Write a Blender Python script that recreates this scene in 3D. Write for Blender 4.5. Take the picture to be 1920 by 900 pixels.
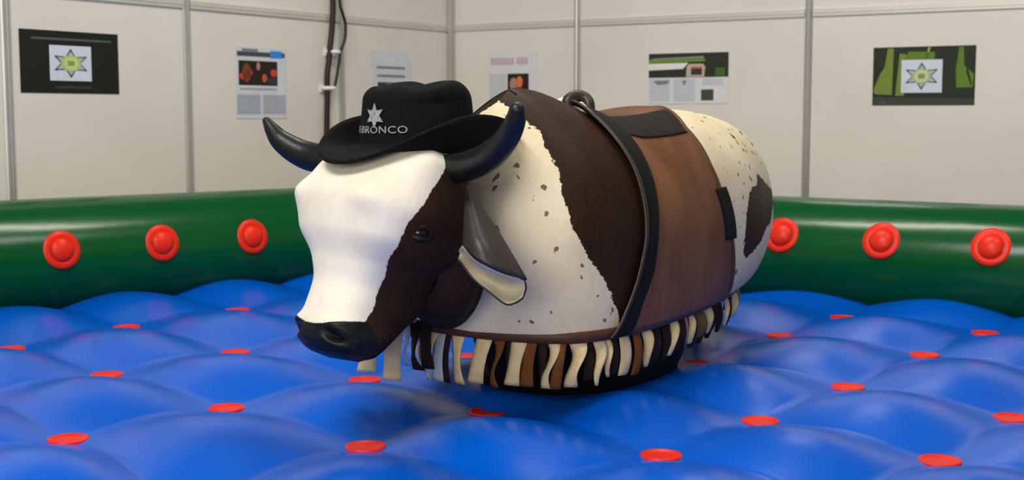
import bpy, bmesh, math, random
from mathutils import Vector, Matrix, noise as mnoise
PI = math.pi
random.seed(7)
for o in list(bpy.data.objects):
    bpy.data.objects.remove(o)
SC = bpy.context.scene
COL = SC.collection

# ------------------------------------------------------------------ camera
CAM_Z = 1.36
PITCH = math.atan(235.0 / 2400.0)
cam_data = bpy.data.cameras.new('camera')
cam_data.sensor_width = 36.0
cam_data.lens = 2400.0 / 1920.0 * 36.0
cam_data.dof.use_dof = True
cam_data.dof.focus_distance = 3.45
cam_data.dof.aperture_fstop = 4.5
cam = bpy.data.objects.new('camera', cam_data)
COL.objects.link(cam)
cam.location = (0, 0, CAM_Z)
cam.rotation_euler = (PI / 2 - PITCH, 0, 0)
SC.camera = cam

# ------------------------------------------------------------------ light, world, exposure
SC.view_settings.view_transform = 'Standard'
SC.view_settings.look = 'None'
SC.view_settings.gamma = 1.0
SC.view_settings.use_curve_mapping = False
SC.view_settings.exposure = 0.0
world = bpy.data.worlds.new('hall_light')
SC.world = world
world.use_nodes = True
wnt = world.node_tree
wb = wnt.nodes['Background']
wtc = wnt.nodes.new('ShaderNodeTexCoord'); wsep = wnt.nodes.new('ShaderNodeSeparateXYZ'); wr = wnt.nodes.new('ShaderNodeValToRGB')
wnt.links.new(wtc.outputs['Generated'], wsep.inputs[0]); wnt.links.new(wsep.outputs['Z'], wr.inputs['Fac']); wnt.links.new(wr.outputs['Color'], wb.inputs[0])
wr.color_ramp.elements[0].position = 0.0; wr.color_ramp.elements[0].color = (0.36, 0.345, 0.32, 1)      # far hall walls
wr.color_ramp.elements[1].position = 0.6; wr.color_ramp.elements[1].color = (0.10, 0.098, 0.095, 1)     # dim roof of the hall
wb.inputs[1].default_value = 1.0

def area(name, loc, target, size, size_y, power, color=(1, 0.97, 0.92)):
    d = bpy.data.lights.new(name, 'AREA')
    d.shape = 'RECTANGLE'; d.size = size; d.size_y = size_y
    d.energy = power; d.color = color
    o = bpy.data.objects.new(name, d); COL.objects.link(o)
    o.location = loc
    o.rotation_euler = (Vector(target) - Vector(loc)).to_track_quat('-Z', 'Y').to_euler()
    return o

area('hall_or_fill_lamp', (-1.8, 1.0, 4.8), (0.0, 4.2, 0.8), 2.2, 1.4, 185)
area('hall_or_fill_lamp', (0.1, 5.4, 4.6), (0.1, 5.4, 0.0), 1.8, 0.3, 75, (1, 0.95, 0.82))
area('hall_or_fill_lamp', (2.3, 10.2, 4.9), (0.8, 4.0, 0.5), 1.1, 0.4, 9)
area('hall_or_fill_lamp', (2.2, 3.6, 4.8), (1.4, 6.0, 1.0), 1.6, 1.0, 52)
area('hall_or_fill_lamp', (-1.2, -2.2, 2.3), (0.1, 3.8, 0.7), 3.0, 1.8, 122)  # added soft front fill from the camera side, no real lamp of the hall

# ------------------------------------------------------------------ helpers
def lin(r, g, b):
    f = lambda c: (c / 255 / 12.92) if c / 255 <= 0.04045 else ((c / 255 + 0.055) / 1.055) ** 2.4
    return (f(r), f(g), f(b), 1.0)

class NT:
    """small node-tree helper"""
    def __init__(s, name, rough=0.5, spec=0.5, coat=0.0, metal=0.0):
        s.m = bpy.data.materials.new(name); s.m.use_nodes = True
        s.t = s.m.node_tree; s.b = s.t.nodes['Principled BSDF']
        s.b.inputs['Roughness'].default_value = rough
        s.b.inputs['Specular IOR Level'].default_value = spec
        s.b.inputs['Metallic'].default_value = metal
        s.b.inputs['Coat Weight'].default_value = coat
    def n(s, typ, **kw):
        nd = s.t.nodes.new(typ)
        for k, v in kw.items():
            if k.startswith('_'):
                setattr(nd, k[1:], v)
            else:
                nd.inputs[k.replace('__', ' ')].default_value = v
        return nd
    def l(s, a, b): s.t.links.new(a, b)
    def coord(s, scale=(1, 1, 1)):
        tc = s.n('ShaderNodeTexCoord'); mp = s.n('ShaderNodeMapping', Scale=scale)
        s.l(tc.outputs['Object'], mp.inputs['Vector']); return mp.outputs['Vector']
    def noise(s, scale, vec=None, detail=4.0, rough=0.55):
        nd = s.n('ShaderNodeTexNoise', Scale=scale, Detail=detail, Roughness=rough)
        s.l(vec if vec is not None else s.coord(), nd.inputs['Vector']); return nd
    def ramp(s, fac, stops, interp='LINEAR'):
        r = s.n('ShaderNodeValToRGB'); r.color_ramp.interpolation = interp
        e = r.color_ramp.elements
        while len(e) < len(stops): e.new(0.5)
        for k, (p, c) in enumerate(stops):
            e[k].position = p; e[k].color = c
        s.l(fac, r.inputs['Fac']); return r.outputs['Color']
    def math(s, op, a, b=None, clamp=False):
        nd = s.n('ShaderNodeMath', _operation=op, _use_clamp=clamp)
        for i, x in enumerate((a, b)):
            if x is None: continue
            if isinstance(x, (int, float)): nd.inputs[i].default_value = x
            else: s.l(x, nd.inputs[i])
        return nd.outputs[0]
    def mix(s, fac, a, b, blend='MIX'):
        nd = s.n('ShaderNodeMix', _data_type='RGBA', _blend_type=blend)
        for sock, x in ((nd.inputs[0], fac), (nd.inputs[6], a), (nd.inputs[7], b)):
            if isinstance(x, (int, float)): sock.default_value = x
            elif isinstance(x, tuple): sock.default_value = x
            else: s.l(x, sock)
        return nd.outputs[2]
    def attr(s, name):
        return s.n('ShaderNodeAttribute', _attribute_name=name).outputs['Fac']
    def color(s, c):
        if isinstance(c, tuple): s.b.inputs['Base Color'].default_value = c
        else: s.l(c, s.b.inputs['Base Color'])
    def bump(s, h, strength=0.3, dist=0.005):
        nd = s.n('ShaderNodeBump', Strength=strength, Distance=dist)
        s.l(h, nd.inputs['Height']); s.l(nd.outputs['Normal'], s.b.inputs['Normal'])

def simple(name, c, rough=0.5, spec=0.5, coat=0.0, metal=0.0, var=0.12, nscale=8.0, bump=0.0, bscale=200.0, bdist=0.002):
    t = NT(name, rough, spec, coat, metal)
    nz = t.noise(nscale)
    lo = tuple(x * (1 - var) for x in c[:3]) + (1,); hi = tuple(min(1, x * (1 + var)) for x in c[:3]) + (1,)
    t.color(t.ramp(nz.outputs['Fac'], [(0.3, lo), (0.7, hi)]))
    if bump: t.bump(t.noise(bscale).outputs['Fac'], bump, bdist)
    return t.m

def mesh_obj(name, verts, faces, mat, parent=None, smooth=True, attrs=None, origin=None):
    """verts in world coordinates"""
    if parent is not None:
        base = root_loc(parent)
    else:
        base = Vector(origin) if origin is not None else sum((Vector(v) for v in verts), Vector()) / len(verts)
    me = bpy.data.meshes.new(name)
    me.from_pydata([tuple(Vector(v) - base) for v in verts], [], faces)
    if attrs:
        for k, vals in attrs.items():
            a = me.attributes.new(k, 'FLOAT', 'POINT'); a.data.foreach_set('value', vals)
    me.polygons.foreach_set('use_smooth', [smooth] * len(me.polygons))
    me.update()
    o = bpy.data.objects.new(name, me); COL.objects.link(o)
    mats = mat if isinstance(mat, (list, tuple)) else [mat]
    for m in mats: me.materials.append(m)
    if parent is None: o.location = base
    else: o.parent = parent
    return o

def root_loc(o):
    p = Vector((0, 0, 0))
    while o is not None:
        p = p + Vector(o.location); o = o.parent
    return p

def fix_normals(o, merge=0.0):
    bm = bmesh.new(); bm.from_mesh(o.data)
    if merge: bmesh.ops.remove_doubles(bm, verts=bm.verts, dist=merge)
    bmesh.ops.recalc_face_normals(bm, faces=bm.faces)
    bm.to_mesh(o.data); bm.free(); o.data.update()

def tag(o, label=None, cat=None, group=None, kind=None):
    if label: o['label'] = label
    if cat: o['category'] = cat
    if group: o['group'] = group
    if kind: o['kind'] = kind
    return o

def empty(name, loc):
    o = bpy.data.objects.new(name, None); COL.objects.link(o)
    o.location = loc; o.empty_display_size = 0.1
    return o

class MB:
    """mesh builder in world coordinates"""
    def __init__(s): s.v = []; s.f = []; s.mi = []
    def grid(s, pts, nu, nv, closed_u=False, closed_v=False, mi=0):
        b = len(s.v); s.v += [Vector(p) for p in pts]
        for i in range(nu if closed_u else nu - 1):
            for j in range(nv if closed_v else nv - 1):
                i2 = (i + 1) % nu; j2 = (j + 1) % nv
                s.f.append((b + i * nv + j, b + i2 * nv + j, b + i2 * nv + j2, b + i * nv + j2)); s.mi.append(mi)
        return b
    def poly(s, pts, mi=0):
        b = len(s.v); s.v += [Vector(p) for p in pts]; s.f.append(tuple(range(b, b + len(pts)))); s.mi.append(mi)
    def prism(s, pts, d, mi=0):
        """pts: outline, d: extrusion vector"""
        b = len(s.v); n = len(pts); d = Vector(d)
        s.v += [Vector(p) for p in pts] + [Vector(p) + d for p in pts]
        s.f.append(tuple(range(b, b + n))[::-1]); s.f.append(tuple(range(b + n, b + 2 * n)))
        for i in range(n):
            k = (i + 1) % n; s.f.append((b + i, b + k, b + n + k, b + n + i))
        s.mi += [mi] * (n + 2)
    def tube(s, path, radii, seg=16, cap=True, up=None, mi=0, flat=None):
        n = len(path); path = [Vector(p) for p in path]
        if isinstance(radii, (int, float)): radii = [radii] * n
        pts = []; ref = Vector(up) if up is not None else None
        for i in range(n):
            t = (path[min(i + 1, n - 1)] - path[max(i - 1, 0)]).normalized()
            if ref is None: ref = Vector((0, 0, 1)) if abs(t.z) < 0.9 else Vector((1, 0, 0))
            x = (ref - t * ref.dot(t)).normalized(); y = t.cross(x); ref = x
            for k in range(seg):
                a = 2 * PI * k / seg
                pts.append(path[i] + radii[i] * (x * math.cos(a) * (flat or 1.0) + y * math.sin(a)))
        b = s.grid(pts, n, seg, closed_v=True, mi=mi)
        if cap:
            s.f.append(tuple(b + k for k in range(seg))[::-1]); s.f.append(tuple(b + (n - 1) * seg + k for k in range(seg))); s.mi += [mi, mi]
    def lathe(s, prof, c, axis, seg=32, mi=0, ax=None):
        """prof: (r, h) list along axis"""
        axis = Vector(axis).normalized(); c = Vector(c)
        x = (Vector(ax) if ax is not None else (Vector((0, 0, 1)) if abs(axis.z) < 0.9 else Vector((1, 0, 0))))
        x = (x - axis * x.dot(axis)).normalized(); y = axis.cross(x)
        pts = []
        for r, h in prof:
            for k in range(seg):
                a = 2 * PI * k / seg
                pts.append(c + axis * h + (x * math.cos(a) + y * math.sin(a)) * max(r, 1e-4))
        s.grid(pts, len(prof), seg, closed_v=True, mi=mi)
    def build(s, name, mat, parent=None, smooth=True, merge=1e-5, normals=True):
        o = mesh_obj(name, s.v, s.f, mat, parent, smooth)
        if len(o.data.materials) > 1: o.data.polygons.foreach_set('material_index', s.mi)
        if normals: fix_normals(o, merge)
        return o

def interp(x, xs, ys):
    if x <= xs[0]: return ys[0]
    for k in range(len(xs) - 1):
        if x <= xs[k + 1]:
            return ys[k] + (ys[k + 1] - ys[k]) * (x - xs[k]) / (xs[k + 1] - xs[k])
    return ys[-1]

def smooth_interp(x, xs, ys):
    """monotone cubic (Fritsch-Carlson style) interpolation"""
    n = len(xs)
    if x <= xs[0]: return ys[0]
    if x >= xs[-1]: return ys[-1]
    h = [xs[k + 1] - xs[k] for k in range(n - 1)]; d = [(ys[k + 1] - ys[k]) / h[k] for k in range(n - 1)]
    m = [d[0]] + [0.0 if d[k - 1] * d[k] <= 0 else 2 * d[k - 1] * d[k] / (d[k - 1] + d[k]) for k in range(1, n - 1)] + [d[-1]]
    for k in range(n - 1):
        if x <= xs[k + 1]:
            t = (x - xs[k]) / h[k]
            return ((2 * t ** 3 - 3 * t * t + 1) * ys[k] + (t ** 3 - 2 * t * t + t) * h[k] * m[k]
                    + (-2 * t ** 3 + 3 * t * t) * ys[k + 1] + (t ** 3 - t * t) * h[k] * m[k + 1])

def catmull(pts, per=8):
    pts = [Vector(p) for p in pts]; out = []
    for i in range(len(pts) - 1):
        p0 = pts[i - 1] if i else pts[0] * 2 - pts[1]; p1 = pts[i]; p2 = pts[i + 1]
        p3 = pts[i + 2] if i + 2 < len(pts) else p2 * 2 - p1
        for k in range(per):
            t = k / per
            out.append(0.5 * ((2 * p1) + (p2 - p0) * t + (2 * p0 - 5 * p1 + 4 * p2 - p3) * t * t + (3 * p1 - p0 - 3 * p2 + p3) * t ** 3))
    out.append(pts[-1]); return out

def poly_sd(x, y, poly):
    """signed distance to polygon, positive inside"""
    d = 1e9; inside = False; n = len(poly)
    for i in range(n):
        x1, y1 = poly[i]; x2, y2 = poly[(i + 1) % n]
        dx, dy = x2 - x1, y2 - y1
        t = max(0, min(1, ((x - x1) * dx + (y - y1) * dy) / (dx * dx + dy * dy + 1e-12)))
        q = (x - x1 - t * dx) ** 2 + (y - y1 - t * dy) ** 2
        if q < d: d = q
        if (y1 > y) != (y2 > y) and x < (x2 - x1) * (y - y1) / (y2 - y1) + x1: inside = not inside
    d = math.sqrt(d)
    return d if inside else -d

# ------------------------------------------------------------------ materials
M = {}
def make_wall_mat():
    t = NT('white_panel', 0.45, 0.4)
    n = t.noise(1.3, detail=3)
    t.color(t.ramp(n.outputs['Fac'], [(0.3, lin(214, 208, 198)), (0.7, lin(222, 217, 208))]))
    return t.m
M['panel'] = make_wall_mat()
M['alu'] = simple('brushed_aluminium', lin(186, 185, 180), 0.36, 0.5, metal=0.7, var=0.06, nscale=3)
M['rail'] = simple('satin_aluminium_rail', lin(206, 203, 194), 0.42, 0.5, metal=0.35, var=0.05, nscale=3)
M['floor'] = simple('grey_carpet', lin(95, 95, 98), 0.95, 0.1, var=0.2, nscale=40, bump=0.3, bscale=300)
def make_vinyl(name, c, rough, coat, grain, spec=0.28):
    t = NT(name, rough, spec, coat)
    t.b.inputs['Coat Roughness'].default_value = 0.12
    n = t.noise(2.2, detail=3)
    t.color(t.ramp(n.outputs['Fac'], [(0.3, tuple(x * 0.92 for x in c[:3]) + (1,)), (0.7, c)]))
    v = t.n('ShaderNodeTexVoronoi', Scale=260.0); t.l(t.coord(), v.inputs['Vector'])
    nb = t.noise(5.0, detail=2)
    h = t.math('ADD', t.math('MULTIPLY', v.outputs['Distance'], grain), nb.outputs['Fac'])
    t.bump(h, 0.25, 0.006)
    return t.m
M['blue'] = make_vinyl('blue_vinyl', lin(0, 90, 206), 0.24, 0.0, 0.10, 0.21)
M['green'] = make_vinyl('green_vinyl', lin(0, 80, 34), 0.22, 0.0, 0.02, 0.35)
M['red'] = make_vinyl('red_vinyl', lin(232, 42, 16), 0.38, 0.0, 0.03)
M['black_rubber'] = simple('black_rubber', lin(26, 26, 26), 0.38, 0.32, var=0.25, nscale=12, bump=0.25, bscale=60, bdist=0.004)
M['black_foam'] = simple('black_foam_base', lin(14, 13, 12), 0.8, 0.2, var=0.3)
M['hat_felt'] = simple('black_wool_felt', lin(15, 15, 15), 0.9, 0.15, var=0.25, nscale=30, bump=0.2, bscale=500, bdist=0.001)
M['silver'] = simple('silver_embroidery', lin(150, 152, 150), 0.45, 0.5, var=0.45, nscale=160, bump=0.6, bscale=260, bdist=0.002)
M['webbing'] = simple('black_webbing', lin(16, 16, 16), 0.7, 0.18, var=0.2, nscale=20, bump=0.4, bscale=350, bdist=0.002)
M['velcro'] = simple('worn_black_velcro', lin(36, 33, 28), 0.85, 0.2, var=0.35, nscale=24, bump=0.6, bscale=300, bdist=0.003)
M['leather'] = simple('brown_leather_trim', lin(82, 50, 28), 0.5, 0.4, var=0.25, nscale=14, bump=0.4, bscale=120)
M['dark_leather'] = simple('dark_leather', lin(44, 34, 26), 0.4, 0.45, var=0.25, nscale=30, bump=0.4, bscale=150)
M['cream_leather'] = simple('cream_suede', lin(232, 206, 152), 0.7, 0.25, var=0.14, nscale=22, bump=0.3, bscale=200)
M['brown_suede'] = simple('tan_brown_suede', lin(120, 72, 30), 0.75, 0.2, var=0.2, nscale=22, bump=0.3, bscale=200)
M['dark_suede'] = simple('dark_brown_suede', lin(42, 28, 18), 0.75, 0.2, var=0.25, nscale=22, bump=0.3, bscale=200)
M['grey_suede'] = simple('pale_grey_suede', lin(196, 200, 206), 0.6, 0.3, var=0.1, nscale=22, bump=0.3, bscale=200)
M['rope'] = simple('white_rope', lin(226, 220, 206), 0.8, 0.2, var=0.08, nscale=60, bump=0.6, bscale=150, bdist=0.004)
M['cable'] = simple('black_cable', lin(18, 18, 20), 0.45, 0.4, var=0.2)
M['clip'] = simple('white_plastic', lin(226, 224, 218), 0.4, 0.5, var=0.04)
M['eye'] = simple('glossy_black_eye', lin(12, 9, 7), 0.12, 0.45, coat=0.0, var=0.2)

WHITE_HIDE = (lin(216, 199, 160), lin(237, 223, 192))
DARK_HIDE = (lin(33, 20, 11), lin(58, 38, 22))
def hide_nodes(t, white_lo, white_hi, dark_lo, dark_hi, stretch=(1, 1, 0.25)):
    f = t.noise(90.0, t.coord(stretch), detail=5, rough=0.7)
    g = t.noise(5.0, detail=3)
    w = t.mix(0.35, t.ramp(g.outputs['Fac'], [(0.32, white_lo), (0.62, white_hi)]), t.ramp(f.outputs['Fac'], [(0.25, white_lo), (0.7, white_hi)]))
    d = t.mix(0.5, t.ramp(g.outputs['Fac'], [(0.3, dark_lo), (0.7, dark_hi)]), t.ramp(f.outputs['Fac'], [(0.3, dark_lo), (0.7, dark_hi)]))
    return w, d, f
def edge_mask(t, attr, jag, scale, stretch=(1, 1, 0.35), soft=0.0012):
    """sharp mask of a signed distance carried by the mesh, its edge ragged like hair"""
    n = t.noise(scale, t.coord(stretch), detail=3, rough=0.65)
    s = t.math('ADD', t.attr(attr), t.math('MULTIPLY', t.math('SUBTRACT', n.outputs['Fac'], 0.5), jag))
    return t.math('ADD', t.math('DIVIDE', s, soft * 2), 0.5, clamp=True)
def spots(t, scale, size, keep, stretch=(1, 1, 1)):
    wv = t.coord(stretch)
    nz = t.noise(18.0, detail=2)
    add = t.n('ShaderNodeVectorMath', _operation='MULTIPLY_ADD'); add.inputs[1].default_value = (0.05, 0.05, 0.05)
    t.l(nz.outputs['Color'], add.inputs[0]); t.l(wv, add.inputs[2])
    v = t.n('ShaderNodeTexVoronoi', Scale=scale); t.l(add.outputs[0], v.inputs['Vector'])
    sep = t.n('ShaderNodeSeparateColor'); t.l(v.outputs['Color'], sep.inputs[0])
    r = t.math('MULTIPLY', sep.outputs[1], size)
    near = t.math('DIVIDE', t.math('SUBTRACT', r, v.outputs['Distance']), 0.03, clamp=True)
    pick = t.math('LESS_THAN', sep.outputs[0], keep)
    return t.math('MULTIPLY', near, pick)

def make_body_mat():
    t = NT('spotted_cowhide', 0.75, 0.12)
    w, d, f = hide_nodes(t, *WHITE_HIDE, *DARK_HIDE)
    sp = spots(t, 30.0, 0.28, 0.9, (1, 1, 0.75))
    w2 = t.mix(t.math('MULTIPLY', sp, 0.82), w, lin(58, 46, 36))
    rs = t.math('MULTIPLY', spots(t, 24.0, 0.42, 0.85, (1, 0.45, 1)), t.attr('rump_spots'))
    w3 = t.mix(rs, w2, lin(36, 28, 22))
    m = edge_mask(t, 'dark', 0.03, 60.0, (1, 1, 1))
    t.color(t.mix(m, w3, d))
    t.bump(f.outputs['Fac'], 0.25, 0.004)
    rr = t.mix(m, (0.8, 0.8, 0.8, 1), (0.5, 0.5, 0.5, 1)); t.l(rr, t.b.inputs['Roughness'])
    return t.m
M['body'] = make_body_mat()
def make_head_mat():
    t = NT('head_hide', 0.75, 0.12)
    w, d, f = hide_nodes(t, lin(226, 214, 190), lin(246, 239, 222), lin(37, 23, 14), lin(62, 42, 28), (1, 1, 0.2))
    m = edge_mask(t, 'blaze', 0.012, 120.0, (1, 1, 0.5))
    c = t.mix(m, d, w)
    k = edge_mask(t, 'nose', 0.004, 160.0, (1, 1, 0.5))
    bl = t.ramp(t.noise(30.0).outputs['Fac'], [(0.3, lin(16, 16, 16)), (0.7, lin(34, 35, 36))])
    t.color(t.mix(k, c, bl))
    rr = t.mix(k, (0.75, 0.75, 0.75, 1), (0.36, 0.36, 0.36, 1)); t.l(rr, t.b.inputs['Roughness'])
    nb = t.noise(45.0, detail=2)
    hh = t.mix(k, f.outputs['Fac'], nb.outputs['Fac'])
    t.bump(hh, 0.3, 0.004)
    return t.m
M['head'] = make_head_mat()
def make_saddle_mat():
    t = NT('brown_saddle_suede', 0.55, 0.35)
    a = t.noise(3.2, t.coord((1, 1, 0.45)), detail=5, rough=0.6); b = t.noise(120.0, detail=3)
    c = t.ramp(a.outputs['Fac'], [(0.3, lin(70, 40, 18)), (0.5, lin(106, 64, 32)), (0.68, lin(140, 90, 50))])
    t.color(t.mix(0.25, c, t.ramp(b.outputs['Fac'], [(0.3, lin(84, 50, 24)), (0.7, lin(128, 80, 44))])))
    t.bump(t.noise(160.0).outputs['Fac'], 0.25, 0.002)
    return t.m
M['saddle'] = make_saddle_mat()
def paint(name, r, g, b, rough=0.55):
    if name not in M: M[name] = simple(name, lin(r, g, b), rough, 0.3, var=0.05, nscale=9)
    return M[name]

# ------------------------------------------------------------------ room: two shell-scheme walls, floor
WC = Vector((-0.44, 9.2, 0)); DL = Vector((-0.5593, -0.829, 0)); DR = Vector((0.8544, -0.5196, 0))
NL = Vector((0.829, -0.5593, 0)); NR = Vector((-0.5196, -0.8544, 0))
def wp(side, t, z, off=0.0):
    return WC + (DL if side == 'L' else DR) * t + (NL if side == 'L' else NR) * off + Vector((0, 0, z))
def wall_box(mb, side, t0, t1, z0, z1, o0, o1, mi=0):
    mb.prism([wp(side, t0, z0, o0), wp(side, t1, z0, o0), wp(side, t1, z1, o0), wp(side, t0, z1, o0)],
             (NL if side == 'L' else NR) * (o1 - o0), mi)
mb = MB(); wall_box(mb, 'L', 0, 6.2, 0, 2.6, -0.02, 0.0); tag(mb.build('wall_left', M['panel'], smooth=False), kind='structure')
mb = MB(); wall_box(mb, 'R', 0, 6.2, 0, 2.6, -0.02, 0.0); tag(mb.build('wall_right', M['panel'], smooth=False), kind='structure')
mb = MB(); mb.prism([(-7, -2, -0.05), (7, -2, -0.05), (7, 12, -0.05), (-7, 12, -0.05)], (0, 0, 0.05))
tag(mb.build('floor', M['floor'], smooth=False), kind='structure')
trim_n = 0
def post(side, t, r=0.024):
    """octagonal grooved aluminium upright"""
    global trim_n; trim_n += 1
    mb = MB(); n = DL if side == 'L' else DR; w = NL if side == 'L' else NR
    out = []
    for k in range(16):
        a = 2 * PI * (k + 0.5) / 16; rr = r * (1.0 if k % 2 == 0 else 0.80)
        out.append(wp(side, t, 0.0, 0.0) + n * math.cos(a) * rr + w * math.sin(a) * rr)
    mb.prism(out, (0, 0, 2.6))
    tag(mb.build('trim_%d' % trim_n, M['alu'], smooth=False), kind='structure')
def rail(side, t0, t1, z=1.967):
    global trim_n; trim_n += 1
    mb = MB(); wall_box(mb, side, t0, t1, z - 0.022, z + 0.022, -0.001, 0.012)
    wall_box(mb, side, t0, t1, z - 0.004, z + 0.004, 0.011, 0.015)
    tag(mb.build('trim_%d' % trim_n, M['rail'], smooth=False), kind='structure')
trim_n += 1
mb = MB()
mb.prism([WC + (NL + NR) * 0.02 + Vector((math.cos(a), math.sin(a), 0)) * 0.028 for a in [2 * PI * k / 8 for k in range(8)]], (0, 0, 2.6))
tag(mb.build('trim_%d' % trim_n, M['alu'], smooth=False), kind='structure')
for t in (1.165, 2.446, 3.58, 4.8): post('L', t)
for t in (1.032, 2.62, 4.2): post('R', t)
for a, b in ((0.03, 1.14), (1.19, 2.42), (2.47, 3.555), (3.605, 4.77)): rail('L', a, b)
for a, b in ((0.03, 1.008), (1.056, 2.595), (2.645, 4.175)): rail('R', a, b, 1.972)

# ------------------------------------------------------------------ prints pinned on the walls
def sheet(side, t0, t1, z0, z1, mat, label, cat='poster', name='wall_poster'):
    """t0..t1 along the wall; returns the thing root"""
    root = empty(name, wp(side, (t0 + t1) / 2, z0, 0.004)); tag(root, label, cat)
    mb = MB(); wall_box(mb, side, t0, t1, z0, z1, 0.001, 0.004); mb.build('sheet', mat, root, smooth=False)
    return root
def patch(root, name, side, pts, mat, layer=1):
    """flat printed area: outline in wall coordinates"""
    mb = MB(); n = (NL if side == 'L' else NR)
    mb.prism([wp(side, t, z, 0.004 + 0.0006 * (layer - 1)) for t, z in pts], n * 0.0006)
    return mb.build(name, mat, root, smooth=False)
def rect(t0, t1, z0, z1): return [(t0, z0), (t1, z0), (t1, z1), (t0, z1)]
def star_pts(tc, zc, rt, rz, inner=0.52, rot=0.0):
    out = []
    for k in range(12):
        a = PI / 2 + rot + k * PI / 6; r = 1.0 if k % 2 == 0 else inner
        out.append((tc + rt * r * math.cos(a), zc + rz * r * math.sin(a)))
    return out
def ell(tc, zc, rt, rz, n=24): return [(tc + rt * math.cos(2 * PI * k / n), zc + rz * math.sin(2 * PI * k / n)) for k in range(n)]
def badge(root, side, t0, t1, z0, z1, fill, core):
    card = patch(root, 'badge_card', side, rect(t0, t1, z0, z1), paint('print_pale_blue', 205, 212, 226), 3)
    tc, zc, rt, rz = (t0 + t1) / 2, (z0 + z1) / 2, (t1 - t0) * 0.46, (z1 - z0) * 0.42
    patch(card, 'star_outline', side, star_pts(tc, zc, rt, rz), paint('print_ink', 70, 78, 84), 4)
    patch(card, 'star_fill', side, star_pts(tc, zc, rt * 0.84, rz * 0.82), paint('print_pale_grey', 176, 184, 186), 5)
    for k in range(6):
        a = PI / 2 + k * PI / 3
        patch(card, 'star_tip', side, ell(tc + rt * 0.86 * math.cos(a), zc + rz * 0.86 * math.sin(a), rt * 0.07, rz * 0.08, 10), paint('print_ink', 70, 78, 84), 6)
    patch(card, 'badge_shield', side, ell(tc, zc, rt * 0.52, rz * 0.56), fill, 6)
    patch(card, 'badge_ring', side, ell(tc, zc, rt * 0.38, rz * 0.44), paint('print_badge_light', 196, 208, 150), 7)
    patch(card, 'badge_centre', side, rect(tc - rt * 0.17, tc + rt * 0.17, zc - rz * 0.17, zc + rz * 0.17), core, 8)

# black print with a star badge, left wall
p = sheet('L', 2.915, 3.505, 1.468, 1.778, paint('print_black', 22, 24, 18), 'black landscape poster with a star badge on a white card, on the left wall')
patch(p, 'text_line', 'L', rect(2.96, 3.44, 1.732, 1.742), paint('print_grey_green', 84, 90, 72))
patch(p, 'text_line', 'L', rect(3.09, 3.31, 1.492, 1.503), paint('print_dark_grey', 54, 56, 54))
badge(p, 'L', 3.088, 3.338, 1.53, 1.706, paint('print_lime', 176, 196, 96), paint('print_moss', 134, 158, 62))

# newspaper-like sheet with a stage photo, left wall
p = sheet('L', 1.665, 2.08, 1.338, 1.757, paint('print_paper', 204, 208, 214), 'portrait news sheet with a red stage photo and a bright blue header box', 'poster', 'news_sheet')
patch(p, 'header_bar', 'L', rect(1.678, 2.068, 1.70, 1.728), paint('print_slate', 66, 72, 78))
patch(p, 'header_box', 'L', rect(1.70, 1.80, 1.695, 1.738), paint('print_blue', 40, 140, 214), 2)
patch(p, 'header_text', 'L', rect(1.90, 2.03, 1.725, 1.745), paint('print_mid_grey', 120, 126, 132), 2)
ph = patch(p, 'photo', 'L', rect(1.742, 2.058, 1.532, 1.675), paint('print_dark_brown', 34, 24, 20), 2)
for (a, b, c, d, col) in ((1.96, 2.03, 1.55, 1.66, ('print_rust', 120, 66, 40)), (1.98, 2.055, 1.565, 1.605, ('print_red', 206, 62, 46)), (1.945, 2.0, 1.59, 1.625, ('print_red', 206, 62, 46)),
                          (1.885, 1.915, 1.62, 1.67, ('print_skin', 170, 130, 110)), (1.83, 1.87, 1.55, 1.60, ('print_orange', 190, 96, 58)), (1.745, 1.80, 1.585, 1.63, ('print_red', 206, 62, 46)), (1.745, 1.83, 1.535, 1.585, ('print_char', 52, 50, 52))):
    patch(ph, 'photo_blotch', 'L', ell((a + b) / 2, (c + d) / 2, (b - a) / 2, (d - c) / 2, 14), paint(*col), 3)
patch(p, 'caption_line', 'L', rect(1.745, 2.05, 1.505, 1.515), paint('print_violet_grey', 150, 150, 166))
for a, b in ((1.885, 2.075), (1.672, 1.865)):
    patch(p, 'text_column', 'L', rect(a, b, 1.362, 1.478), paint('print_column_grey', 164, 170, 180))

# sheet partly behind the hat
p = sheet('L', 0.45, 0.875, 1.33, 1.785, paint('print_paper', 204, 208, 214), 'pale sheet with two grey lines and dark photo, half hidden behind the black hat', 'poster', 'printed_sheet')
for z in (1.672, 1.617): patch(p, 'text_line', 'L', rect(0.52, 0.815, z - 0.009, z + 0.009), paint('print_column_dark', 128, 132, 134))
ph = patch(p, 'photo', 'L', rect(0.525, 0.81, 1.40, 1.575), paint('print_char', 52, 50, 52), 2)
patch(ph, 'photo_blotch', 'L', [(0.60, 1.42), (0.74, 1.42), (0.74, 1.55), (0.69, 1.57), (0.62, 1.56)], paint('print_mid_grey', 120, 126, 132), 3)

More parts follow.
